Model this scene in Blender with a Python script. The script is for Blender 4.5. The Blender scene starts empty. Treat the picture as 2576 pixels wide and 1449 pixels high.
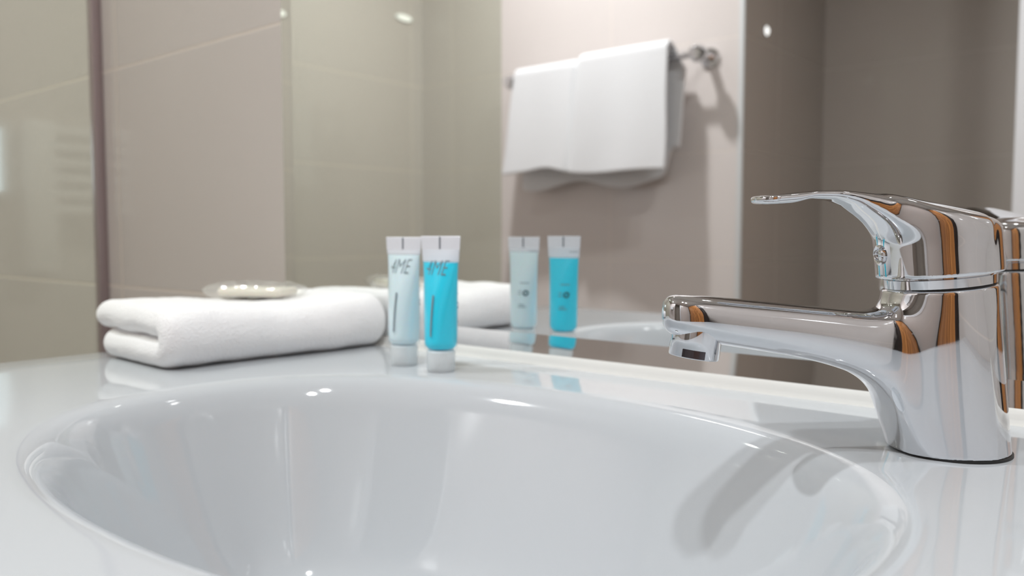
import bpy, bmesh, math, random
import numpy as np
from mathutils import Vector, Matrix
random.seed(4)
SC = bpy.context.scene
COL = SC.collection

# ---------------------------------------------------------------- camera
FPX = 2070.0
cam_d = bpy.data.cameras.new('camera')
cam = bpy.data.objects.new('camera', cam_d); COL.objects.link(cam)
SC.camera = cam
cam_d.sensor_width = 36.0
cam_d.lens = 36.0 * FPX / 2576.0
cam_d.clip_start = 0.01
_p = math.atan(130 / FPX); _a = math.radians(129.7)
fwd = Vector((math.cos(_a) * math.cos(_p), math.sin(_a) * math.cos(_p), -math.sin(_p)))
cam.location = (0, 0, 0.10)
cam.rotation_euler = fwd.to_track_quat('-Z', 'Y').to_euler()
cam_d.dof.use_dof = True
cam_d.dof.focus_distance = 0.385
cam_d.dof.aperture_fstop = 8.0

# ---------------------------------------------------------------- world, exposure
w = bpy.data.worlds.new('world'); SC.world = w
w.use_nodes = True
w.node_tree.nodes['Background'].inputs[0].default_value = (0.8, 0.85, 1, 1)
w.node_tree.nodes['Background'].inputs[1].default_value = 0.05
SC.view_settings.view_transform = 'Standard'
SC.view_settings.look = 'None'
SC.view_settings.exposure = 0.0
SC.view_settings.gamma = 1
SC.view_settings.use_curve_mapping = False
SC.cycles.max_bounces = 14
SC.cycles.diffuse_bounces = 6
SC.cycles.glossy_bounces = 10
SC.cycles.transparent_max_bounces = 16
SC.cycles.sample_clamp_indirect = 6

ZF, ZC = -0.85, 1.50            # floor and ceiling (worktop is z = 0)
YM = 0.515                      # mirror plane
YO = -0.97                      # opposite wall
XL, XR = -2.05, 0.45            # side walls
XG = -1.1545                     # shower screen

# downlights: x, y, watts, colour
DOWN = [(0.02, -0.20, 6.0, (0.96, 0.985, 1.0)),
        (-0.20, -0.17, 4.6, (0.93, 0.975, 1.0)),
        (-1.30, -0.46, 16.5, (0.97, 0.985, 1.0)),
        (-1.86, 0.33, 1.4, (0.92, 0.97, 1.0))]

# ---------------------------------------------------------------- helpers
def link(o):
    COL.objects.link(o); return o

def mesh_obj(name, verts, faces, mat, parent=None, smooth=True, mats=None, fm=None):
    me = bpy.data.meshes.new(name)
    me.from_pydata([tuple(v) for v in verts], [], [tuple(f) for f in faces])
    me.update()
    for m in (mats or [mat]): me.materials.append(m)
    if fm is not None:
        for p, k in zip(me.polygons, fm): p.material_index = k
    for p in me.polygons: p.use_smooth = smooth
    o = link(bpy.data.objects.new(name, me))
    if parent: o.parent = parent
    return o

def bm_obj(name, bm, mat, parent=None, smooth=False, angle=None):
    bmesh.ops.recalc_face_normals(bm, faces=bm.faces)
    me = bpy.data.meshes.new(name); bm.to_mesh(me); bm.free()
    me.materials.append(mat)
    for p in me.polygons: p.use_smooth = smooth or angle is not None
    if angle is not None: me.set_sharp_from_angle(angle=math.radians(angle))
    o = link(bpy.data.objects.new(name, me))
    if parent: o.parent = parent
    return o

def bx(bm, x0, x1, y0, y1, z0, z1, bev=0, seg=2):
    m = Matrix.Translation(((x0+x1)/2, (y0+y1)/2, (z0+z1)/2)) @ Matrix.Diagonal((abs(x1-x0), abs(y1-y0), abs(z1-z0), 1))
    r = bmesh.ops.create_cube(bm, size=1, matrix=m)
    if bev:
        es = list({e for v in r['verts'] for e in v.link_edges})
        bmesh.ops.bevel(bm, geom=es, offset=bev, segments=seg, affect='EDGES', profile=0.5)
    return bm

def box(name, ext, mat, parent=None, bev=0, seg=2):
    bm = bmesh.new(); bx(bm, *ext, bev=bev, seg=seg)
    return bm_obj(name, bm, mat, parent, angle=40 if bev else None)

def lathe_bm(prof, n=48, mtx=None, bm=None):
    """prof: list of (r, z); rotated about z"""
    bm = bm or bmesh.new(); rings = []
    for r, z in prof:
        if r < 1e-6:
            rings.append([bm.verts.new((0, 0, z))])
        else:
            rings.append([bm.verts.new((r*math.cos(2*math.pi*i/n), r*math.sin(2*math.pi*i/n), z)) for i in range(n)])
    for A, B in zip(rings[:-1], rings[1:]):
        for i in range(n):
            j = (i+1) % n
            if len(A) == 1 and len(B) == 1: continue
            if len(A) == 1: bm.faces.new((A[0], B[i], B[j]))
            elif len(B) == 1: bm.faces.new((A[i], B[0], A[j]))
            else: bm.faces.new((A[i], B[i], B[j], A[j]))
    if mtx is not None:
        vs = {v for R in rings for v in R}
        bmesh.ops.transform(bm, matrix=mtx, verts=list(vs))
    return bm

def thing(name, label, cat, loc=(0, 0, 0), group=None):
    o = link(bpy.data.objects.new(name, None)); o.location = loc
    o.empty_display_size = 0.02
    tag(o, label, cat, group); return o

def tag(o, label=None, cat=None, group=None, kind=None):
    if label: o['label'] = label
    if cat: o['category'] = cat
    if group: o['group'] = group
    if kind: o['kind'] = kind
    return o

def keep(child, parent):
    """parent without moving"""
    bpy.context.view_layer.update()
    child.parent = parent
    child.matrix_parent_inverse = Matrix.Translation(-Vector(parent.location))
    return child

# ---------------------------------------------------------------- materials
def mat(name, col=(.8, .8, .8), rough=.5, metal=0, **kw):
    m = bpy.data.materials.new(name); m.use_nodes = True
    b = m.node_tree.nodes['Principled BSDF']
    b.inputs['Base Color'].default_value = (*col, 1)
    b.inputs['Roughness'].default_value = rough
    b.inputs['Metallic'].default_value = metal
    for k, v in kw.items(): b.inputs[k.replace('_', ' ')].default_value = v
    return m

def srgb(r, g, b):
    f = lambda c: (c/255/12.92) if c/255 <= .04045 else ((c/255+.055)/1.055)**2.4
    return (f(r), f(g), f(b))

def tile_mat(name, col, grout, ax, off_h, pitch_h, off_z, pitch_z, rough=.09, gw=.0016, var=.02):
    m = mat(name, col, rough)
    nt = m.node_tree; N = nt.nodes; L = nt.links; b = N['Principled BSDF']
    g = N.new('ShaderNodeNewGeometry'); s = N.new('ShaderNodeSeparateXYZ'); L.new(g.outputs['Position'], s.inputs[0])
    def line(sock, off, pitch):
        a = N.new('ShaderNodeMath'); a.operation = 'SUBTRACT'; L.new(sock, a.inputs[0]); a.inputs[1].default_value = off
        d = N.new('ShaderNodeMath'); d.operation = 'DIVIDE'; L.new(a.outputs[0], d.inputs[0]); d.inputs[1].default_value = pitch
        r = N.new('ShaderNodeMath'); r.operation = 'ROUND'; L.new(d.outputs[0], r.inputs[0])
        e = N.new('ShaderNodeMath'); e.operation = 'SUBTRACT'; L.new(d.outputs[0], e.inputs[0]); L.new(r.outputs[0], e.inputs[1])
        f = N.new('ShaderNodeMath'); f.operation = 'ABSOLUTE'; L.new(e.outputs[0], f.inputs[0])
        h = N.new('ShaderNodeMapRange'); L.new(f.outputs[0], h.inputs[0])
        h.inputs[1].default_value = gw/pitch*.7; h.inputs[2].default_value = gw/pitch*1.3
        h.inputs[3].default_value = 1; h.inputs[4].default_value = 0
        return h.outputs[0]
    l1 = line(s.outputs[ax], off_h, pitch_h); l2 = line(s.outputs[2], off_z, pitch_z)
    mx = N.new('ShaderNodeMath'); mx.operation = 'MAXIMUM'; L.new(l1, mx.inputs[0]); L.new(l2, mx.inputs[1])
    nz = N.new('ShaderNodeTexNoise'); nz.inputs['Scale'].default_value = 5; nz.inputs['Detail'].default_value = 4
    L.new(g.outputs['Position'], nz.inputs['Vector'])
    hs = N.new('ShaderNodeMixRGB'); hs.blend_type = 'MIX'
    hs.inputs[1].default_value = (*[c*(1-var) for c in col], 1); hs.inputs[2].default_value = (*[c*(1+var) for c in col], 1)
    L.new(nz.outputs[0], hs.inputs[0])
    mi = N.new('ShaderNodeMixRGB'); L.new(mx.outputs[0], mi.inputs[0]); L.new(hs.outputs[0], mi.inputs[1]); mi.inputs[2].default_value = (*grout, 1)
    L.new(mi.outputs[0], b.inputs['Base Color'])
    rr = N.new('ShaderNodeMapRange'); L.new(mx.outputs[0], rr.inputs[0]); rr.inputs[3].default_value = rough; rr.inputs[4].default_value = .6
    L.new(rr.outputs[0], b.inputs['Roughness'])
    bp = N.new('ShaderNodeBump'); bp.inputs['Strength'].default_value = .35; bp.inputs['Distance'].default_value = -.0008
    L.new(mx.outputs[0], bp.inputs['Height']); L.new(bp.outputs[0], b.inputs['Normal'])
    return m

TILE = (0.60, 0.55, 0.525)
GROUT = (0.70, 0.62, 0.56)
M_tile_b = tile_mat('wall_tile', TILE, GROUT, 0, -1.108, .62, .0325, .2885)
M_tile_o = tile_mat('wall_tile_opposite', TILE, (.62, .555, .505), 0, -1.29, .62, .0325, .2865, rough=.22)
M_tile_s = tile_mat('wall_tile_side', TILE, GROUT, 1, -.30, .62, .0325, .2865)
M_tile_shade = tile_mat('shaded_wall_tile', (.47, .42, .375), (.49, .44, .395), 1, -1.2, .62, .0325, .2865)  # same wall tile, the hallway's low light put into a darker colour
M_floor = tile_mat('floor_tile', (.30, .27, .24), (.4, .37, .33), 0, 0, .3, 0, .3, rough=.3)
M_paint = mat('ceiling_paint', (.80, .80, .78), .7)
M_white_paint = mat('white_gloss_paint', (.72, .72, .74), .35)
M_ceramic = mat('white_ceramic', (.515, .54, .565), .05)
M_silicone = mat('white_sealant', (.62, .615, .59), .5)
M_channel = mat('mauve_sheen_aluminium', (.40, .33, .34), .3, .6)  # aluminium with its purple-brown reflection put into the colour
M_white_rad = mat('white_enamel', (.95, .95, .96), .4)
M_trim = mat('satin_grey_trim', (.55, .56, .56), .3)
M_chrome = mat('polished_chrome', (.74, .75, .775), .035, 1)
M_chrome_dull = mat('brushed_aluminium', (.42, .40, .42), .25, 1)
M_black = mat('black_rubber', (.012, .012, .012), .5)
M_darkmetal = mat('dark_wrench_slot', (.22, .20, .22), .25, .9)
M_mirror = mat('silvered_mirror', (.95, .96, .955), .0, 1)
M_soap = mat('cream_soap', (.86, .80, .70), .35, Subsurface_Weight=.2)
M_ink = mat('dark_teal_print', (.035, .10, .13), .5)
M_ink2 = mat('grey_print', (.20, .26, .29), .5)
M_crimp = mat('crimp_mark', (.15, .17, .20), .5)

def cyan_mat(name, col, sss=.0):
    m = mat(name, col, .28, Subsurface_Weight=sss)
    m.node_tree.nodes['Principled BSDF'].inputs['Subsurface Radius'].default_value = (.002, .004, .006)
    return m
M_blue = cyan_mat('blue_shower_gel', (0.0, .72, .95), .12)
M_pale = cyan_mat('pale_blue_shampoo', (.78, .93, .97), .3)

def film_mat(name, tint, white, alpha, rough=.25, above=None):
    """thin clear skin: tinted see-through layer, a share of white haze, and a surface sheen;
    above = (height, share): hazier where no gel wets the wall"""
    m = bpy.data.materials.new(name); m.use_nodes = True
    nt = m.node_tree; N = nt.nodes; L = nt.links; N.clear()
    o = N.new('ShaderNodeOutputMaterial')
    t = N.new('ShaderNodeBsdfTransparent'); t.inputs[0].default_value = (*tint, 1)
    d = N.new('ShaderNodeBsdfPrincipled'); d.inputs['Base Color'].default_value = (*white, 1); d.inputs['Roughness'].default_value = rough
    mx = N.new('ShaderNodeMixShader'); mx.inputs[0].default_value = alpha
    if above:
        tc = N.new('ShaderNodeTexCoord'); sp = N.new('ShaderNodeSeparateXYZ'); L.new(tc.outputs['Object'], sp.inputs[0])
        mr = N.new('ShaderNodeMapRange'); L.new(sp.outputs[2], mr.inputs[0])
        mr.inputs[1].default_value = above[0]-.001; mr.inputs[2].default_value = above[0]+.001
        mr.inputs[3].default_value = alpha; mr.inputs[4].default_value = above[1]; L.new(mr.outputs[0], mx.inputs[0])
    L.new(t.outputs[0], mx.inputs[1]); L.new(d.outputs[0], mx.inputs[2])
    fr = N.new('ShaderNodeFresnel'); fr.inputs[0].default_value = 1.45
    ge = N.new('ShaderNodeNewGeometry')
    iv = N.new('ShaderNodeMath'); iv.operation = 'SUBTRACT'; iv.inputs[0].default_value = 1; L.new(ge.outputs['Backfacing'], iv.inputs[1])
    ml = N.new('ShaderNodeMath'); ml.operation = 'MULTIPLY'; L.new(fr.outputs[0], ml.inputs[0]); L.new(iv.outputs[0], ml.inputs[1])
    gl = N.new('ShaderNodeBsdfGlossy'); gl.inputs['Roughness'].default_value = rough*.4
    m2 = N.new('ShaderNodeMixShader'); L.new(ml.outputs[0], m2.inputs[0]); L.new(mx.outputs[0], m2.inputs[1]); L.new(gl.outputs[0], m2.inputs[2])
    L.new(m2.outputs[0], o.inputs[0]); return m
M_tube_pale = film_mat('frosted_tube_plastic', (.97, .99, 1), (.84, .87, .93), .10, .3, (.0862, .72))
M_tube_blue = film_mat('clear_tube_plastic', (.97, .99, 1), (.84, .87, .93), .03, .3, (.0812, .72))
M_cap = film_mat('frosted_cap_plastic', (.93, .98, .99), (.90, .94, .96), .72, .3)
M_tube_top = film_mat('frosted_tube_top', (.9, .93, .97), (.86, .87, .92), .85, .35)
M_wrap = film_mat('clear_film', (.97, .97, .96), (.9, .9, .88), .22, .08)
M_glass = film_mat('green_tinted_glass', (.875, .895, .845), (.7, .8, .7), .015, .0)

def towel_mat(name='white_terry', col=(.94, .938, .95)):
    m = mat(name, col, .95, Sheen_Weight=.25, Sheen_Roughness=.6)
    nt = m.node_tree; N = nt.nodes; L = nt.links; b = N['Principled BSDF']
    tc = N.new('ShaderNodeTexCoord')
    v = N.new('ShaderNodeTexVoronoi'); v.inputs['Scale'].default_value = 620; L.new(tc.outputs['Object'], v.inputs['Vector'])
    n = N.new('ShaderNodeTexNoise'); n.inputs['Scale'].default_value = 240; n.inputs['Detail'].default_value = 5; L.new(tc.outputs['Object'], n.inputs['Vector'])
    a = N.new('ShaderNodeMath'); a.operation = 'ADD'; L.new(v.outputs[0], a.inputs[0]); L.new(n.outputs[0], a.inputs[1])
    bp = N.new('ShaderNodeBump'); bp.inputs['Strength'].default_value = .6; bp.inputs['Distance'].default_value = .0009
    L.new(a.outputs[0], bp.inputs['Height']); L.new(bp.outputs[0], b.inputs['Normal'])
    return m
M_terry = towel_mat()
M_terry_dim = towel_mat('dimmed_terry', (.68, .68, .69))  # terry colour lowered to offset the strong lamp over the hanging towel

def wood_mat():
    m = mat('warm_wood', (.45, .2, .07), .35)
    nt = m.node_tree; N = nt.nodes; L = nt.links; b = N['Principled BSDF']
    g = N.new('ShaderNodeNewGeometry'); mp = N.new('ShaderNodeMapping'); L.new(g.outputs['Position'], mp.inputs[0])
    mp.inputs['Scale'].default_value = (9, 9, .9)
    n = N.new('ShaderNodeTexNoise'); n.inputs['Scale'].default_value = 3; n.inputs['Detail'].default_value = 6; n.inputs['Distortion'].default_value = 1.2
    L.new(mp.outputs[0], n.inputs['Vector'])
    r = N.new('ShaderNodeValToRGB'); L.new(n.outputs[0], r.inputs[0])
    r.color_ramp.elements[0].color = (.22, .075, .02, 1); r.color_ramp.elements[0].position = .35
    r.color_ramp.elements[1].color = (.70, .30, .09, 1); r.color_ramp.elements[1].position = .7
    L.new(r.outputs[0], b.inputs['Base Color']); return m
M_wood = wood_mat()
M_wenge = mat('dark_wenge_wood', (.025, .015, .012), .3)  # door frame colour made dark to add a black stripe mirrored in the chrome

def emit(name, col, s):
    m = bpy.data.materials.new(name); m.use_nodes = True
    N = m.node_tree.nodes; N.clear(); o = N.new('ShaderNodeOutputMaterial'); e = N.new('ShaderNodeEmission')
    e.inputs[0].default_value = (*col, 1); e.inputs[1].default_value = s
    m.node_tree.links.new(e.outputs[0], o.inputs[0]); return m
M_lamp = emit('lamp_glow', (1, .97, .93), 14)
M_reflection_glow = emit('reflection_glow', (1, .98, .95), 1.5)  # self-lit colour of the added spots that imitate lamp reflections
M_pane = emit('daylight_pane', (.72, .86, 1.0), 3.5)

# ---------------------------------------------------------------- downlights
def downlight(x, y, watts, col, label):
    t = thing('ceiling_downlight', label, 'ceiling light', (x, y, ZC), 'recessed ceiling downlights')
    bm = lathe_bm([(.042, 0), (.060, 0), (.062, -.004), (.058, -.007), (.044, -.007), (.040, -.003), (.042, 0)], 40)
    bm_obj('trim_ring', bm, M_white_paint, t, angle=50)
    bm = lathe_bm([(0, -.0015), (.0405, -.0015), (.0405, 0), (0, 0)], 40)
    bm_obj('diffuser', bm, M_lamp, t)
    d = bpy.data.lights.new('downlight_lamp', 'AREA'); d.shape = 'DISK'; d.size = .075
    d.energy = watts; d.color = col; d.spread = math.radians(150)
    o = link(bpy.data.objects.new('downlight_lamp', d)); o.location = (0, 0, -.004); o.parent = t
    return t
_dl = ['recessed round downlight in the ceiling in front of the chrome tap',
       'recessed round downlight in the ceiling above the middle of the basin',
       'recessed round downlight in the ceiling above the hanging towel',
       'recessed round downlight in the ceiling inside the shower']
for (x, y, wt, c), lb in zip(DOWN, _dl): downlight(x, y, wt, c, lb)

# ---------------------------------------------------------------- room shell
def struct(name, ext, m, bev=0):
    return tag(box(name, ext, m, bev=bev), kind='structure')
struct('floor', (XL-.1, XR+.1, -1.65, YM+.12, ZF-.1, ZF), M_floor)
struct('ceiling', (XL-.1, XR+.1, -1.65, YM+.12, ZC, ZC+.1), M_paint)
struct('wall_back', (XL-.1, XR+.1, YM, YM+.1, ZF, ZC), M_tile_b)
struct('wall_left', (XL-.1, XL, -1.07, YM, ZF, ZC), M_tile_s)
struct('wall_right', (XR, XR+.1, -1.07, YM, ZF, ZC), M_tile_s)
struct('wall_front', (XL, -.905, YO-.1, YO, ZF, ZC), M_tile_o)
struct('wall_entrance', (-.20, XR, YO-.1, YO, ZF, ZC), M_tile_o)
struct('wall_lintel', (-.894, -.20, YO-.1, YO, 1.20, ZC), M_tile_o)
struct('wall_hallway', (-.905, -.895, -1.56, YO-.002, ZF, ZC), M_tile_shade)
struct('wall_hallway_end', (-.995, .35, -1.65, -1.55, ZF, ZC), M_tile_shade)
struct('wall_hallway_right', (.25, .35, -1.55, YO-.1, ZF, ZC), M_tile_shade)
struct('trim_1', (-.906, -.893, YO-.004, YO+.004, ZF, 1.20), M_trim, .001)
struct('trim_2', (-.296, -.20, YO-.11, YO+.018, ZF, 1.20), M_white_paint, .003)
# wooden door on the right wall
d = thing('door_1', None, None, (XR, -.45, ZF)); tag(d, kind='structure')
def dch(name, ext, m, bev=.002, par=d):
    o = box(name, ext, m, bev=bev); keep(o, par); return o
dch('door_leaf', (XR-.03, XR-.001, -.86, -.14, ZF, 1.15), M_wood)
dch('door_frame', (XR-.04, XR-.001, -.93, -.862, ZF, 1.15), M_wenge)
dch('door_frame', (XR-.04, XR-.001, -.138, -.07, ZF, 1.15), M_wenge)
dch('door_frame', (XR-.04, XR-.001, -.93, -.07, 1.152, 1.22), M_wenge)
bm = bmesh.new(); lathe_bm([(0, 0), (.026, 0), (.026, .006), (.012, .009), (.010, .045), (0, .045)], 32, Matrix.Translation((XR-.03, -.80, .15)) @ Matrix.Rotation(-math.pi/2, 4, 'Y'), bm)
bx(bm, XR-.082, XR-.068, -.81, -.69, .142, .158, .005)
h = bm_obj('door_handle', bm, M_chrome, angle=40); keep(h, d)
# window on the left wall (shower)
wn = thing('window_1', None, None, (XL, .41, .26)); tag(wn, kind='structure')
keep(box('window_pane', (XL-.002, XL+.004, .34, .505, .20, .34), M_pane), wn)
bm = bmesh.new()
bx(bm, XL, XL+.012, .322, .34, .182, .358, .002); bx(bm, XL, XL+.012, .505, .514, .182, .358, .002)
bx(bm, XL, XL+.012, .34, .505, .34, .358, .002); bx(bm, XL, XL+.012, .34, .505, .182, .20, .002)
keep(bm_obj('window_frame', bm, M_white_paint, angle=40), wn)

# towel radiator on the left wall, seen only as a sheen in the glossy tiles
t = thing('towel_radiator', 'white ladder towel radiator mirrored faintly in the glossy wall tiles', 'radiator', (XL+.02, .2, .1))
bm = bmesh.new(); bx(bm, XL+.001, XL+.04, .235, .30, .02, .36, .006); keep(bm_obj('upright', bm, M_white_rad, angle=40), t)
bm = bmesh.new(); bx(bm, XL+.001, XL+.04, .065, .08, .02, .36, .006); keep(bm_obj('upright', bm, M_white_rad, angle=40), t)
for k in range(6):
    bm = bmesh.new(); bx(bm, XL+.010, XL+.044, .078, .237, .150+.036*k, .170+.036*k, .006); keep(bm_obj('rung', bm, M_white_rad, angle=40), t)

# ---------------------------------------------------------------- shower screen
t = thing('shower_screen', 'tall clear glass shower screen fixed to the tiled wall by a metal channel', 'shower screen', (XG, .07, ZF))
keep(box('glass_panel', (XG-.004, XG+.004, -.33, YM-.006, ZF, 1.22), M_glass), t)
keep(box('wall_channel', (XG-.008, XG+.008, YM-.012, YM, ZF, 1.22), M_channel, bev=.0015), t)

# ---------------------------------------------------------------- added glowing spots standing in for downlight reflections
t = thing('reflection_spot', 'small glowing oval added high on the shower tiles as a downlight reflection', 'reflection spot', (XL, -.885, .821))
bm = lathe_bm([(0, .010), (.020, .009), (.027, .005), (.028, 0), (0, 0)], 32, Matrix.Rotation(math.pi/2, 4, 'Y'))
bmesh.ops.scale(bm, vec=(1, 1.25, .38), verts=bm.verts); bm_obj('diffuser', bm, M_reflection_glow, t, smooth=True)
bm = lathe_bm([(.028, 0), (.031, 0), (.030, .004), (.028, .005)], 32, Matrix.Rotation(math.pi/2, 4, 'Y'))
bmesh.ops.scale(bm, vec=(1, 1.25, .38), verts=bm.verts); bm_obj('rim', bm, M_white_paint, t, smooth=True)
t = thing('reflection_spot', 'tiny glowing dot added on the dark hallway wall as a lamp reflection', 'reflection spot', (-.895, -1.104, .640))
bm = lathe_bm([(0, .008), (.008, .007), (.0125, .003), (.013, 0), (0, 0)], 24, Matrix.Rotation(math.pi/2, 4, 'Y')); bm_obj('diffuser', bm, M_reflection_glow, t, smooth=True)
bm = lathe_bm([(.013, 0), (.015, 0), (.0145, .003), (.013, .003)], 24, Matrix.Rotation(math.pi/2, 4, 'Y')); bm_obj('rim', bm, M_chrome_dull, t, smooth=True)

# ---------------------------------------------------------------- mirror with bevelled border
def make_mirror():
    t = thing('wall_mirror', 'large wall mirror with slanted glass edges reflecting the towel rail', 'mirror', (-.14, YM, .008))
    x0, x1, z0, z1 = -.73, XR-.002, .0078, 1.15
    b, dl = .0150, .0150*math.tan(math.radians(6.0))
    yi = YM - .0045; yo = yi - dl
    V = [(x0, yo, z0), (x1, yo, z0), (x1, yo, z1), (x0, yo, z1),
         (x0+b, yi, z0+b), (x1-b, yi, z0+b), (x1-b, yi, z1-b), (x0+b, yi, z1-b),
         (x0, YM, z0), (x1, YM, z0), (x1, YM, z1), (x0, YM, z1)]
    Fm = [(4, 5, 6, 7)]
    Fb = [(0, 1, 5, 4), (1, 2, 6, 5), (2, 3, 7, 6), (3, 0, 4, 7)]
    Fe = [(0, 8, 9, 1), (1, 9, 10, 2), (2, 10, 11, 3), (3, 11, 8, 0)]
    c = mesh_obj('mirror_glass', V, Fm + [(8, 11, 10, 9)], M_mirror, smooth=False); keep(c, t)
    c = mesh_obj('bevelled_border', V, Fb + Fe, M_mirror, smooth=False); keep(c, t)
make_mirror()

# ---------------------------------------------------------------- worktop with basin
BX, BY, BA, BB = -.291, .274, .214, .144     # basin centre and half axes at the lip
WX0, WX1, WY0, WY1 = -.728, XR-.003, .068, YM-.0005
def make_worktop():
    t = thing('washbasin', 'glossy white ceramic washbasin worktop with a large oval bowl', 'washbasin', (BX, BY, 0))
    # bowl profile: (scale of the lip ellipse, depth)
    prof = [(0, -.139), (.1, -.1388), (.2, -.1375), (.35, -.133), (.45, -.126), (.55, -.114), (.62, -.101), (.7, -.0815), (.8, -.0549), (.87, -.0360), (.90, -.0279), (.93, -.0198),
            (.945, -.0160), (.965, -.0116), (.985, -.0079), (1.005, -.0049), (1.028, -.0026), (1.055, -.0010), (1.085, -.0002), (1.115, 0)]
    # densify with smooth interpolation
    ps = np.array(prof); tt = np.arange(len(ps)); T = np.linspace(0, len(ps)-1, 97)
    def cr(vals):
        out = []
        for x in T:
            i = min(int(x), len(vals)-2); f = x-i
            p0 = vals[max(i-1, 0)]; p1 = vals[i]; p2 = vals[i+1]; p3 = vals[min(i+2, len(vals)-1)]
            out.append(.5*((2*p1)+(-p0+p2)*f+(2*p0-5*p1+4*p2-p3)*f*f+(-p0+3*p1-3*p2+p3)*f**3))
        return np.array(out)
    S, Z = cr(ps[:, 0]), cr(ps[:, 1]); S[0] = 0
    angs = list(np.linspace(0, 2*math.pi, 240, endpoint=False))
    for cx_, cy_ in ((WX0, WY0), (WX1, WY0), (WX1, WY1), (WX0, WY1)):
        angs.append(math.atan2(cy_-BY, cx_-BX) % (2*math.pi))
    angs = sorted(angs); n = len(angs)
    def rim(a, q):
        e = 2.25
        c, s = math.cos(a), math.sin(a)
        w_ = min(max((q-.1)/.4, 0), 1); w_ = w_*w_*(3-2*w_)
        A = (BA-(1-q)*BB)*w_+BA*q*(1-w_); B = BB*q
        # direction stays that of the lip point, so the rings never twist
        r = (abs(c/BA)**e + abs(s/BB)**e)**(-1/e)
        return r*c/BA*A, r*s/BB*B
    V = [(0, 0, Z[0])]; F = []
    rings = []
    for k in range(1, len(S)):
        R = []
        for a in angs:
            x, y = rim(a, S[k]); R.append(len(V)); V.append((x, y, Z[k]))
        rings.append(R)
    def edge(a):
        c, s = math.cos(a), math.sin(a)
        tx = ((WX1-BX) if c > 0 else (WX0-BX))/c if abs(c) > 1e-9 else 1e9
        ty = ((WY1-BY) if s > 0 else (WY0-BY))/s if abs(s) > 1e-9 else 1e9
        r = min(tx, ty); return r*c, r*s
    rE = .006
    last = rings[-1]
    for f in (.25, .5, .72):
        R = []
        for a, l in zip(angs, last):
            ex, ey = edge(a); R.append(len(V)); V.append((V[l][0]*(1-f)+ex*f, V[l][1]*(1-f)+ey*f, 0))
        rings.append(R)
    # rounded outer arris, then the underside
    def clampv(a, ins, z):
        ex, ey = edge(a)
        ex = min(max(ex, WX0-BX+ins), WX1-BX-ins); ey = min(max(ey, WY0-BY+ins), WY1-BY-ins)
        return (ex, ey, z)
    for ins, z in [(rE, 0), (rE*.62, -rE*.08), (rE*.29, -rE*.29), (rE*.08, -rE*.62), (0, -rE), (0, -.030), (.004, -.034), (.02, -.034)]:
        R = []
        for a in angs: R.append(len(V)); V.append(clampv(a, ins, z))
        rings.append(R)
    for i in range(n):
        F.append((0, rings[0][i], rings[0][(i+1) % n]))
    for A, B in zip(rings[:-1], rings[1:]):
        for i in range(n):
            j = (i+1) % n; F.append((A[i], B[i], B[j], A[j]))
    o = mesh_obj('basin_top', V, F, M_ceramic, t)
    # raised back lip against the mirror
    P = [(YM, .0075), (YM-.006, .0078), (YM-.0085, .0070), (YM-.0102, .0052), (YM-.0112, .0028), (YM-.0128, .0008), (YM-.0150, -.0002), (YM, -.0002)]
    V = []; F = []
    for x in (WX0+.001, WX1): V += [(x, y, z) for y, z in P]
    m = len(P)
    for i in range(m): j = (i+1) % m; F.append((i, j, m+j, m+i))
    F += [tuple(range(m)), tuple(range(2*m-1, m-1, -1))]
    o = mesh_obj('trim_3', V, F, M_silicone, smooth=True); o.data.set_sharp_from_angle(angle=math.radians(50)); tag(o, kind='structure')
    bm = lathe_bm([(0, -.1335), (.014, -.1335), (.018, -.135), (.021, -.1375), (.023, -.1378), (.023, -.140), (0, -.140)], 40); bm_obj('drain_plug', bm, M_chrome, t, angle=40)
make_worktop()
# vanity cabinet below
t = thing('vanity_cabinet', 'plain white cabinet carrying the white washbasin worktop', 'cabinet', (-.2, .30, ZF))
bm = bmesh.new()
zt = -.0335
bx(bm, -.70, -.682, .10, YM-.002, ZF+.08, zt, .001); bx(bm, .40, .418, .10, YM-.002, ZF+.08, zt, .001)
bx(bm, -.682, .40, .10, YM-.002, ZF+.08, ZF+.098, .001); bx(bm, -.682, .40, .14, YM-.002, ZF, ZF+.08, .001)
keep(bm_obj('carcass', bm, M_white_paint, angle=40), t)
for x0, x1, hx in ((-.70, -.142, -.18), (-.138, .418, -.10)):
    dr = box('door', (x0, x1, .081, .099, ZF+.082, zt-.002), M_white_paint, bev=.002); keep(dr, t)
    hd = box('handle', (hx-.005, hx+.005, .058, .081, -.30, -.18), M_chrome, bev=.002)
    hd.parent = dr; hd.matrix_parent_inverse = dr.matrix_parent_inverse.copy() if False else Matrix.Identity(4)
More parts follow.
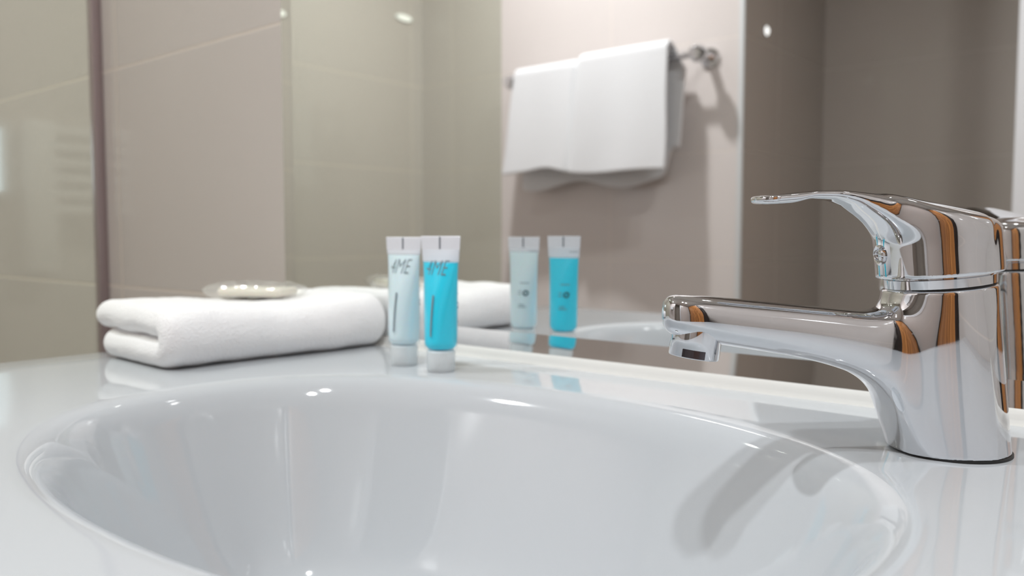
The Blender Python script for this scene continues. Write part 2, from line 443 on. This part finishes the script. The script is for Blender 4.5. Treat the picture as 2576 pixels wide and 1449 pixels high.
    # the door sits in world coordinates through its parent inverse, so the handle needs none
# ---------------------------------------------------------------- implicit surfaces for the tap
def surfnet(f, lo, hi, h, iters=5):
    ax = [np.arange(lo[i], hi[i]+h, h) for i in range(3)]
    G = np.stack(np.meshgrid(*ax, indexing='ij'), -1)
    sh = G.shape[:3]
    Fv = f(G.reshape(-1, 3)).reshape(sh)
    ins = Fv < 0
    c = [slice(0, -1), slice(1, None)]
    cnt = np.zeros(tuple(s-1 for s in sh), int); acc = np.zeros(cnt.shape+(3,))
    corners = [(a, b, d) for a in (0, 1) for b in (0, 1) for d in (0, 1)]
    for A in corners:
        for k in range(3):
            if A[k]: continue
            B = list(A); B[k] = 1
            fa = Fv[c[A[0]], c[A[1]], c[A[2]]]; fb = Fv[c[B[0]], c[B[1]], c[B[2]]]
            m = (fa < 0) != (fb < 0)
            den = np.where(m, fa-fb, 1.0)
            tt = np.where(m, fa/den, 0)
            pa = G[c[A[0]], c[A[1]], c[A[2]]]; pb = G[c[B[0]], c[B[1]], c[B[2]]]
            acc += np.where(m[..., None], pa+(pb-pa)*tt[..., None], 0); cnt += m
    act = cnt > 0
    idx = -np.ones(cnt.shape, int); idx[act] = np.arange(act.sum())
    V = acc[act]/cnt[act][:, None]
    faces = []
    for k in range(3):
        o1, o2 = [(1, 2), (2, 0), (0, 1)][k]
        sl0 = [slice(None)]*3; sl1 = [slice(None)]*3; sl0[k] = slice(0, -1); sl1[k] = slice(1, None)
        a = ins[tuple(sl0)]; b = ins[tuple(sl1)]
        I = np.argwhere(a != b)
        ok = (I[:, o1] > 0) & (I[:, o2] > 0) & (I[:, o1] < sh[o1]-1) & (I[:, o2] < sh[o2]-1)
        I = I[ok]
        s = a[tuple(I.T)]
        e1 = np.zeros(3, int); e1[o1] = 1; e2 = np.zeros(3, int); e2[o2] = 1
        q = np.stack([idx[tuple((I-e1-e2).T)], idx[tuple((I-e2).T)], idx[tuple(I.T)], idx[tuple((I-e1).T)]], 1)
        q[~s] = q[~s][:, ::-1]
        faces.append(q)
    F = np.concatenate(faces)
    F = F[(F >= 0).all(1)]
    e = 1e-5
    for _ in range(iters):
        f0 = f(V); g = np.stack([(f(V+e*np.eye(3)[k])-f(V-e*np.eye(3)[k]))/(2*e) for k in range(3)], 1)
        st = f0[:, None]*g/np.maximum((g*g).sum(1), .05)[:, None]
        L = np.linalg.norm(st, axis=1); st *= np.minimum(1, .4*h/np.maximum(L, 1e-12))[:, None]
        V = V-st
    return V, F

def smin(a, b, k):
    h = np.maximum(k-np.abs(a-b), 0)/k
    return np.minimum(a, b)-h*h*h*k/6
def smax(a, b, k): return -smin(-a, -b, k)
def interp(u, xs, ys):
    """smooth (monotone cubic) interpolation"""
    xs = np.array(xs, float); ys = np.array(ys, float)
    d = np.diff(ys)/np.diff(xs); m = np.zeros(len(xs)); m[0] = d[0]; m[-1] = d[-1]
    m[1:-1] = np.where(d[:-1]*d[1:] > 0, 2*d[:-1]*d[1:]/(d[:-1]+d[1:]+1e-30*np.sign(d[:-1]+d[1:]+1e-30)), 0)
    u = np.clip(u, xs[0], xs[-1]); i = np.clip(np.searchsorted(xs, u)-1, 0, len(xs)-2)
    h = xs[i+1]-xs[i]; t = (u-xs[i])/h
    return (2*t**3-3*t*t+1)*ys[i]+(t**3-2*t*t+t)*h*m[i]+(-2*t**3+3*t*t)*ys[i+1]+(t**3-t*t)*h*m[i+1]

TAU = math.radians(5.8)
AX = np.array([math.sin(TAU), 0, math.cos(TAU)])
def axial(P):
    s = P@AX; return s, np.linalg.norm(P-s[:, None]*AX, axis=1)
def f_body(P):
    u, v, z = P.T
    s, rad = axial(P)
    body = rad-interp(s, [0, .03, .06, .078], [.0249, .0244, .0242, .0241])
    body = smax(body, s-.0772, .0025)
    xs = np.array([0, 15, 24, 30, 36, 43, 53, 75, 94, 108, 125, 140])/1000
    zb = interp(u, xs, np.array([0, 0, 4, 14, 26.5, 33.2, 38.4, 44.4, 47.7, 50, 53, 56])/1000)
    zt = interp(u, np.array([0, 35, 76, 103, 120, 140])/1000, np.array([61, 64.8, 68.8, 71.4, 73, 74])/1000)
    hw = interp(u, np.array([0, 20, 35, 52, 75, 100, 140])/1000, np.array([20, 20.5, 19.5, 17.5, 15.8, 14.6, 13.8])/1000)
    zc = (zt+zb)/2; hz = np.maximum((zt-zb)/2, .002)
    n = 2.35
    q = ((np.abs(v)/hw)**n+(np.abs(z-zc)/hz)**n+1e-12)**(1/n)
    sp = (q-1)*np.minimum(hw, hz)
    uc = .1195
    pl = (np.sqrt((np.maximum(u-uc, 0)/.0178)**2+(v/.0150)**2)-1)*.0150
    pl = np.where(u > uc, pl, np.abs(v)-.0150)
    sp = smax(sp, pl, .011)
    sp = smax(sp, (.004-u), .004)
    d = smin(body, sp, .022)
    return smax(d, .0009-z, .0012)
def f_handle(P):
    u, v, z = P.T
    s, rad = axial(P)
    top = interp(u, np.array([-30, -17, -2, 21, 45, 62])/1000, np.array([102.0, 106.8, 111.2, 115.6, 119.9, 121])/1000)-7.0*v*v
    d1 = smax(rad-.0270-.0*s, z-top, .0075)
    zt = interp(u, np.array([0, 21, 45, 62, 82, 90, 97])/1000, np.array([110.5, 115.6, 119.9, 120.9, 119.6, 118.7, 118.0])/1000)
    zb = interp(u, np.array([0, 25, 35, 41, 46, 53, 62, 70, 80, 90, 97])/1000, np.array([92, 95, 100, 105.6, 109.6, 114.2, 116.6, 116.8, 114.9, 114.4, 115.4])/1000)
    hw = interp(u, np.array([0, 15, 30, 50, 70, 88, 97])/1000, np.array([23, 22, 18, 13.2, 11.2, 11.4, 11])/1000)
    zc = (zt+zb)/2; hz = (zt-zb)/2; n = 2.6
    q = ((np.abs(v)/hw)**n+(np.abs(z-zc-1.5*v*v)/hz)**n+1e-12)**(1/n)
    lv = (q-1)*np.minimum(hw, hz)
    uc = .088
    pl = np.where(u > uc, (np.sqrt((np.maximum(u-uc, 0)/.0085)**2+(v/.0115)**2)-1)*.0085, -.01)
    lv = smax(lv, pl, .002)
    lv = smax(lv, -u, .003)
    d = smin(d1, lv, .006)
    return smax(d, .0833-s, .0016)

FB = Vector((-.085, .425, 0)); FANG = math.radians(222)
t = thing('basin_tap', 'polished chrome single lever mixer tap standing on the basin corner', 'tap', FB)
t.rotation_euler = (0, 0, FANG)
V, F = surfnet(f_body, (-.032, -.030, -.002), (.142, .030, .083), .0009)
mesh_obj('tap_body', V, F, M_chrome, t)
V, F = surfnet(f_handle, (-.033, -.033, .078), (.102, .033, .127), .0008)
hd = mesh_obj('lever_handle', V, F, M_chrome, t)
Rt = Matrix.Rotation(TAU, 4, 'Y')
bm = lathe_bm([(0, .0765), (.0225, .0765), (.0225, .0778), (.0236, .0783), (.0238, .0822), (.0232, .0826), (.0232, .0845), (0, .0845)], 96, Rt)
bm_obj('collar', bm, M_chrome, t, angle=40)
bm = lathe_bm([(0, .0768), (.0231, .0768), (.0231, .0779), (0, .0779)], 96, Rt); bm_obj('seal_ring', bm, M_black, t, angle=40)
bm = lathe_bm([(0, 0), (.0256, 0), (.0256, .0011), (.0245, .0013), (0, .0013)], 96)
bm_obj('base_gasket', bm, M_black, t, angle=40)
Ra = Matrix.Translation((.1210, 0, .0562)) @ Matrix.Rotation(math.radians(-8), 4, 'Y')
bm = lathe_bm([(0, -.0105), (.0084, -.0105), (.0090, -.0118), (.0111, -.0118), (.0115, -.0112), (.0115, .002), (0, .002)], 64, Ra)
ae = bm_obj('aerator', bm, M_chrome, t, angle=40)
# wrench flat on the aerator, camera side
bm = bmesh.new()
a0 = math.radians(74)
vs = []
for r, dz in ((.01165, 0),):
    for zz in (-.0114, -.0078):
        for k in range(9):
            a = a0+(k-4)*math.radians(6.5)
            vs.append(bm.verts.new(Ra @ Vector((r*math.cos(a), r*math.sin(a), zz))))
for k in range(8): bm.faces.new((vs[k], vs[k+1], vs[9+k+1], vs[9+k]))
r = bmesh.ops.solidify(bm, geom=list(bm.faces), thickness=.0006)
ws = bm_obj('wrench_slot', bm, M_darkmetal, ae, smooth=False)
# screw cover on the front of the handle
Sm = Rt @ Matrix.Translation((.0268, 0, .0945)) @ Matrix.Rotation(math.pi/2, 4, 'Y')
bm = lathe_bm([(0, .0006), (.0024, .0006), (.0028, .0002), (.0031, .0010), (.0040, .0014), (.0047, .0009), (.0049, -.002), (0, -.002)], 32, Sm)
bm_obj('screw_cover', bm, M_chrome, hd, angle=50)

# ---------------------------------------------------------------- folded towel
def noise3(p, s=1.0):
    from mathutils import noise
    return noise.noise(Vector(p)*s)
def folded_towel():
    # centreline of the folded sheet in XZ, ends at -X
    r0 = .0122; zu, zl = .0352, .0120
    xl, xlo, xr = -.0550, -.0430, .0490
    pts = []
    for k in range(24): pts.append((xl+(xr-xl)*k/23, zu+.0006*math.sin(k*.5)))
    for k in range(1, 12):
        a = math.pi/2-math.pi*k/12; pts.append((xr+.0105*math.cos(a), (zu+zl)/2+(zu-zl)/2*math.sin(a)))
    for k in range(24): pts.append((xr-(xr-xlo)*k/23, zl))
    n = len(pts)
    Ly = .105
    V = []; F = []; rings = []
    ys = []
    ne = 9
    for k in range(ne): a = math.pi/2*k/(ne-1); ys.append((-Ly+r0*(1-math.sin(a)) , math.cos(a-math.pi/2) if False else math.sin(a)))
    ys = []
    for k in range(ne):
        a = math.pi/2*k/(ne-1); ys.append((-Ly+r0*1.1*(1-math.cos(a)), max(math.sin(a), .06)))
    m = 44
    ys += [(-Ly+r0*1.1+(2*Ly-2.2*r0)*k/m, 1) for k in range(1, m)]
    ys += [(-y, s) for y, s in reversed(ys[:ne])]
    for y, s in ys:
        r = r0*s
        out = []
        P = [Vector((a, b)) for a, b in pts]
        T = []
        for i in range(n):
            d = (P[min(i+1, n-1)]-P[max(i-1, 0)]).normalized(); T.append(d)
        N = [Vector((-d.y, d.x)) for d in T]
        ins = r0-r
        # outer side
        for i in range(n): out.append(P[i]+N[i]*r)
        c = P[-1]-T[-1]*0+T[-1]*0
        for k in range(1, 10):
            a = math.pi*k/10; out.append(P[-1]+N[-1]*r*math.cos(a)+T[-1]*r*math.sin(a))
        for i in range(n-1, -1, -1): out.append(P[i]-N[i]*r*.97)
        for k in range(1, 10):
            a = math.pi*k/10; out.append(P[0]-N[0]*r*math.cos(a)-T[0]*r*math.sin(a))
        R = []
        for q in out:
            x, z = q.x, q.y
            # soft sag of the middle, puff at the ends
            f = z/.047
            z2 = z*(1-.085*math.exp(-((y-.005)/.05)**2))+.0010*f*math.exp(-((y-.085)/.03)**2)
            x2 = x+.0020*math.sin(y*38)*(1 if x > .03 else .4)
            p = (x2*2.2, y*2.2, z2*2.2)
            g = .0011*noise3(p, 18)+.0006*noise3(p, 60)+.00035*noise3(p, 190)
            g2 = .0011*noise3((p[1], p[2], p[0]), 18)+.00035*noise3((p[1], p[2], p[0]), 170)
            R.append(len(V)); V.append((x2+g2, y+g*.4, max(z2+g, .0003)))
        rings.append(R)
    M = len(rings[0])
    for A, B in zip(rings[:-1], rings[1:]):
        for i in range(M): j = (i+1) % M; F.append((A[i], A[j], B[j], B[i]))
    for R, rev in ((rings[0], False), (rings[-1], True)):
        # cap: zip the two sides of the sheet together
        nb = n
        for i in range(nb-1):
            a, b, c_, d_ = R[i], R[i+1], R[n+9+(n-1-(i+1))], R[n+9+(n-1-i)]
            F.append((a, b, c_, d_) if rev else (d_, c_, b, a))
        fan = [R[n-1]]+R[n:n+9]+[R[n+9]]
        F.append(tuple(fan) if rev else tuple(reversed(fan)))
        fan = [R[2*n+8]]+R[2*n+9:2*n+18]+[R[0]]
        F.append(tuple(fan) if rev else tuple(reversed(fan)))
    o = mesh_obj('folded_towel', V, F, M_terry)
    bm = bmesh.new(); bm.from_mesh(o.data); bmesh.ops.recalc_face_normals(bm, faces=bm.faces); bm.to_mesh(o.data); bm.free()
    for p in o.data.polygons: p.use_smooth = True
    sd = o.modifiers.new('subd', 'SUBSURF'); sd.levels = 1; sd.render_levels = 2
    o.location = (-.640, .406, 0); o.rotation_euler = (0, 0, math.radians(-3))
    return tag(o, 'thick white terry hand towel folded double on the worktop', 'towel')
folded_towel()

# ---------------------------------------------------------------- wrapped soap on the towel
t = thing('wrapped_soap', 'cream soap bar in crinkled clear film lying on the folded towel', 'soap', (-.655, .425, .0445))
t.rotation_euler = (0, 0, math.radians(24))
bm = bmesh.new(); bx(bm, -.030, .034, -.017, .017, .002, .0095, .0035, 4); bm_obj('soap_bar', bm, M_soap, t, smooth=True)
def wrapper():
    V = []; F = []; nx, ny = 46, 24
    for side in (1, -1):
        for i in range(nx+1):
            for j in range(ny+1):
                a = -1+2*i/nx; b = -1+2*j/ny
                x = a*.043; y = b*.025
                hgt = max(0, 1-abs(a)**5)*max(0, 1-abs(b)**4)
                z = .0072+side*(.0072*hgt**.35)+.0022*noise3((x*60, y*90, side*3.), 1.6)*(hgt**.3)
                V.append((x*(1-.06*b*b), y*(1-.05*a*a), z))
    s = (nx+1)*(ny+1)
    for k in (0, 1):
        for i in range(nx):
            for j in range(ny):
                a = k*s+i*(ny+1)+j; q = (a, a+ny+1, a+ny+2, a+1)
                F.append(q if k == 0 else q[::-1])
    return mesh_obj('film_wrapper', V, F, M_wrap, t)
wrapper()

# ---------------------------------------------------------------- toiletry tubes
def tube(loc, rot, gel_mat, gel_top, label, ztop=.100):
    t = thing('toiletry_tube', label, 'toiletry tube', loc, 'small toiletry tubes'); t.rotation_euler = (0, 0, rot)
    z0, z1, zc = .0165, ztop, ztop-.0100
    def AB(z):
        f = min(max((z-z0)/(zc-z0), 0), 1)
        g = f**1.35
        A = .0124+(.0183-.0124)*g
        B = .0124*(1-f**2.1)+.0007*f**2.1
        return A, B
    def P(a, z, off=0, sc=1):
        A, B = AB(z); e = 1
        x, y = (A*sc+off)*math.cos(a), (B*sc+off)*math.sin(a)
        return (x, y, z)
    n = 56
    def skin(name, za, zb, m, sc=1, rings=26, capb=True, capt=True, par=t, roundb=0):
        V = []; F = []
        Z = [za+(zb-za)*k/rings for k in range(rings+1)]
        for z in Z:
            q = sc
            if roundb and z-za < roundb: q = sc*math.sqrt(max(1-(1-(z-za)/roundb)**2*.35, 0))
            for i in range(n): V.append(P(2*math.pi*i/n, z, 0, q))
        for k in range(rings):
            for i in range(n): j = (i+1) % n; F.append((k*n+i, k*n+j, (k+1)*n+j, (k+1)*n+i))
        if capb: F.append(tuple(range(n-1, -1, -1)))
        if capt: F.append(tuple(range(rings*n, rings*n+n)))
        o = mesh_obj(name, V, F, m, par); o.data.set_sharp_from_angle(angle=math.radians(60)); return o
    b = skin('tube_body', z0, zc, M_tube_blue if gel_mat is M_blue else M_tube_pale, 1, 28, True, False)
    # flat crimped end, flares a touch
    V = []; F = []
    for k, (z, A, B) in enumerate([(zc, .0183, .0007), (zc+.001, .0185, .0006), (z1-.001, .0190, .0005), (z1, .0190, .0004)]):
        for i in range(n):
            a = 2*math.pi*i/n; V.append((A*math.cos(a), B*math.sin(a), z))
    for k in range(3):
        for i in range(n): j = (i+1) % n; F.append((k*n+i, k*n+j, (k+1)*n+j, (k+1)*n+i))
    F.append(tuple(range(3*n, 4*n)))
    c = mesh_obj('crimped_end', V, F, M_tube_top, t)
    for s in (1, -1):
        bm = bmesh.new(); bx(bm, -.0006, .0006, s*.0006, s*.0009, zc+.0005, z1-.0005); bm_obj('crimp_mark', bm, M_crimp, c)
    g = skin('gel', z0+.0006, gel_top, gel_mat, .955, 30, True, True, roundb=.004)
    # frosted screw cap the tube stands on
    bm = lathe_bm([(0, 0), (.0098, 0), (.0104, .0007), (.0107, .0145), (.0104, .0155), (.0098, .0160), (0, .0160)], 56)
    bm_obj('cap', bm, M_cap, t, angle=40)
    # printing bent round the tube
    def wrap_text(s, size, az, z, m, name, shear=0, up=False, sx=1.0, extr=False):
        cu = bpy.data.curves.new('t', 'FONT'); cu.body = s; cu.size = size; cu.shear = shear; cu.align_x = 'CENTER'; cu.align_y = 'CENTER'
        cu.resolution_u = 3; cu.offset = -.00028
        o = bpy.data.objects.new('t', cu); COL.objects.link(o)
        bpy.context.view_layer.update()
        me = bpy.data.meshes.new_from_object(o.evaluated_get(bpy.context.evaluated_depsgraph_get()))
        bpy.data.objects.remove(o)
        bm = bmesh.new(); bm.from_mesh(me)
        for v in bm.verts:
            x, y = v.co.x*sx, v.co.y
            if up: x, y = -y, x
            a = az-rot+x/.0128; zz = z+y
            A, B = AB(zz)
            v.co = ((A+.00025)*math.cos(a), (B+.00025)*math.sin(a), zz)
        bmesh.ops.triangulate(bm, faces=bm.faces)
        me2 = bpy.data.meshes.new(name); bm.to_mesh(me2); bm.free(); me2.materials.append(m)
        q = link(bpy.data.objects.new(name, me2)); q.parent = b
        return q
    D = math.radians
    wrap_text('4ME', .0165, D(-88), .0765, M_ink2, 'print', .25, sx=.56)
    bm = bmesh.new()
    return t, b, wrap_text, AB, P, D
def back_print(t, b, AB, rot):
    D = math.radians
    # small ring symbol and rows of fine print on the side that faces the mirror
    bm = bmesh.new()
    def pt(a, z, off=.0003):
        A, B = AB(z); return bm.verts.new(((A+off)*math.cos(a), (B+off)*math.sin(a), z))
    az, zc = D(52)-rot, .049
    n = 20
    R1 = [pt(az+.0026*math.cos(2*math.pi*i/n)/.0125, zc+.0026*math.sin(2*math.pi*i/n)) for i in range(n)]
    R2 = [pt(az+.0014*math.cos(2*math.pi*i/n)/.0125, zc+.0014*math.sin(2*math.pi*i/n)) for i in range(n)]
    for i in range(n): j = (i+1) % n; bm.faces.new((R1[i], R1[j], R2[j], R2[i]))
    bm_obj('recycling_ring', bm, M_ink, b)
    for z, w0, w1 in ((.0865, -.35, .35), (.058, -.1, .55), (.0505, .36, .62), (.0480, .36, .62), (.0365, -.05, .55), (.0385, .1, .5)):
        bm = bmesh.new(); k = 6; last = None
        for i in range(k+1):
            a = D(48)-rot+w0+(w1-w0)*i/k
            A, B = AB(z)
            p = (bm.verts.new(((A+.0003)*math.cos(a), (B+.0003)*math.sin(a), z-.0003)), bm.verts.new(((A+.0003)*math.cos(a), (B+.0003)*math.sin(a), z+.0003)))
            if last: bm.faces.new((last[0], p[0], p[1], last[1]))
            last = p
        bm_obj('fine_print', bm, M_ink2, b)
    bm = bmesh.new(); last = None
    for i in range(13):
        z = .027+.030*i/12; A, B = AB(z); a = D(-83)-rot
        p = [bm.verts.new(((A+.0003)*math.cos(a+d), (B+.0003)*math.sin(a+d), z)) for d in (-.05, .05)]
        if last: bm.faces.new((last[0], last[1], p[1], p[0]))
        last = p
    bm_obj('fine_print', bm, M_ink2, b)
r1, r2 = math.radians(2), math.radians(4)
o = tube((-.4715, .4365, 0), r1, M_pale, .086, 'small frosted tube of pale clear shampoo standing on its cap beside the towel', .0995); back_print(o[0], o[1], o[3], r1)
o = tube((-.4285, .4335, 0), r2, M_blue, .0812, 'small tube of bright blue gel standing on its cap', .1002); back_print(o[0], o[1], o[3], r2)

# ---------------------------------------------------------------- towel rail on the opposite wall
YB = YO+.07
t = thing('towel_rail', 'chrome towel rail with round end knobs on the opposite tiled wall', 'towel rail', (-1.28, YO, .56))
Ry = Matrix.Rotation(-math.pi/2, 4, 'X')
bm = lathe_bm([(0, -.31), (.009, -.31), (.009, .31), (0, .31)], 32, Matrix.Translation((-1.285, YB, .56)) @ Matrix.Rotation(math.pi/2, 4, 'Y'))
keep(bm_obj('bar', bm, M_chrome, angle=40), t)
for x in (-1.595, -.985):
    bm = lathe_bm([(0, 0), (.026, 0), (.026, .006), (.012, .010), (.011, .05), (.018, .055), (.0225, .068), (.0225, .078), (.017, .09), (0, .094)], 40, Matrix.Translation((x, YO, .56)) @ Ry)
    keep(bm_obj('end_knob', bm, M_chrome, angle=35), t)

def hanging_towel():
    x0, x1 = -1.565, -1.052
    nx, ns = 90, 110
    r = .019
    front_len, back_len = .292, .325
    V = []; F = []
    rows = []
    for i in range(nx+1):
        fx = i/nx; x = x0+(x1-x0)*fx
        groove = math.exp(-((fx-.435)/.018)**2)
        halfr = 1/(1+math.exp(-(fx-.435)*90))
        R = []
        L = front_len+back_len+math.pi*r
        for j in range(ns+1):
            s = L*j/ns
            if s < front_len:          # front drop, bottom to top (faces the mirror, +y)
                z = .56-(front_len-s)+.010; y = YB+r; k = (front_len-s)/front_len; side = 1
            elif s < front_len+math.pi*r:
                a = (s-front_len)/r; y = YB+r*math.cos(a); z = .57+r*math.sin(a); k = 0; side = 1 if a < math.pi/2 else -1
            else:
                q = s-front_len-math.pi*r; z = .57-q; y = YB-r; k = q/back_len; side = -1
            thick = .004*halfr+.006
            if side > 0:
                y += .006+.012*k-.016*groove*(1-.3*k)+.008*halfr
                y += .004*math.sin(fx*17+1)*k+.003*math.sin(fx*9)*k*k
                z += .010*halfr*(1-k)-.007*groove*(1-k)
                # uneven hem
                z += k*(.014*math.exp(-((fx-.30)/.12)**2)-.022*max(0, fx-.45)+.010*math.sin(fx*6.28*1.2+.6)*.5)
                xx = x-k*.022*(1-fx)*1.6+.004*k*math.sin(s*20)
            else:
                y += .002+.004*math.sin(fx*14)*k
                z += k*(-.012*math.sin(fx*11+.5)+.075*(1/(1+math.exp(-(fx-.93)*120))))
                xx = x+.028*fx*(1-k*.55)*min(1, k*6)
            R.append(len(V)); V.append((xx, y, z))
        rows.append(R)
    for A, B in zip(rows[:-1], rows[1:]):
        for j in range(ns): F.append((A[j], B[j], B[j+1], A[j+1]))
    o = mesh_obj('hanging_towel', V, F, M_terry_dim)
    s = o.modifiers.new('thick', 'SOLIDIFY'); s.thickness = .009; s.offset = 0; s.use_even_offset = True
    b = o.modifiers.new('subd', 'SUBSURF'); b.levels = 1; b.render_levels = 1
    return tag(o, 'white towel hanging in a fold over the chrome rail on the opposite wall', 'towel')
hanging_towel()
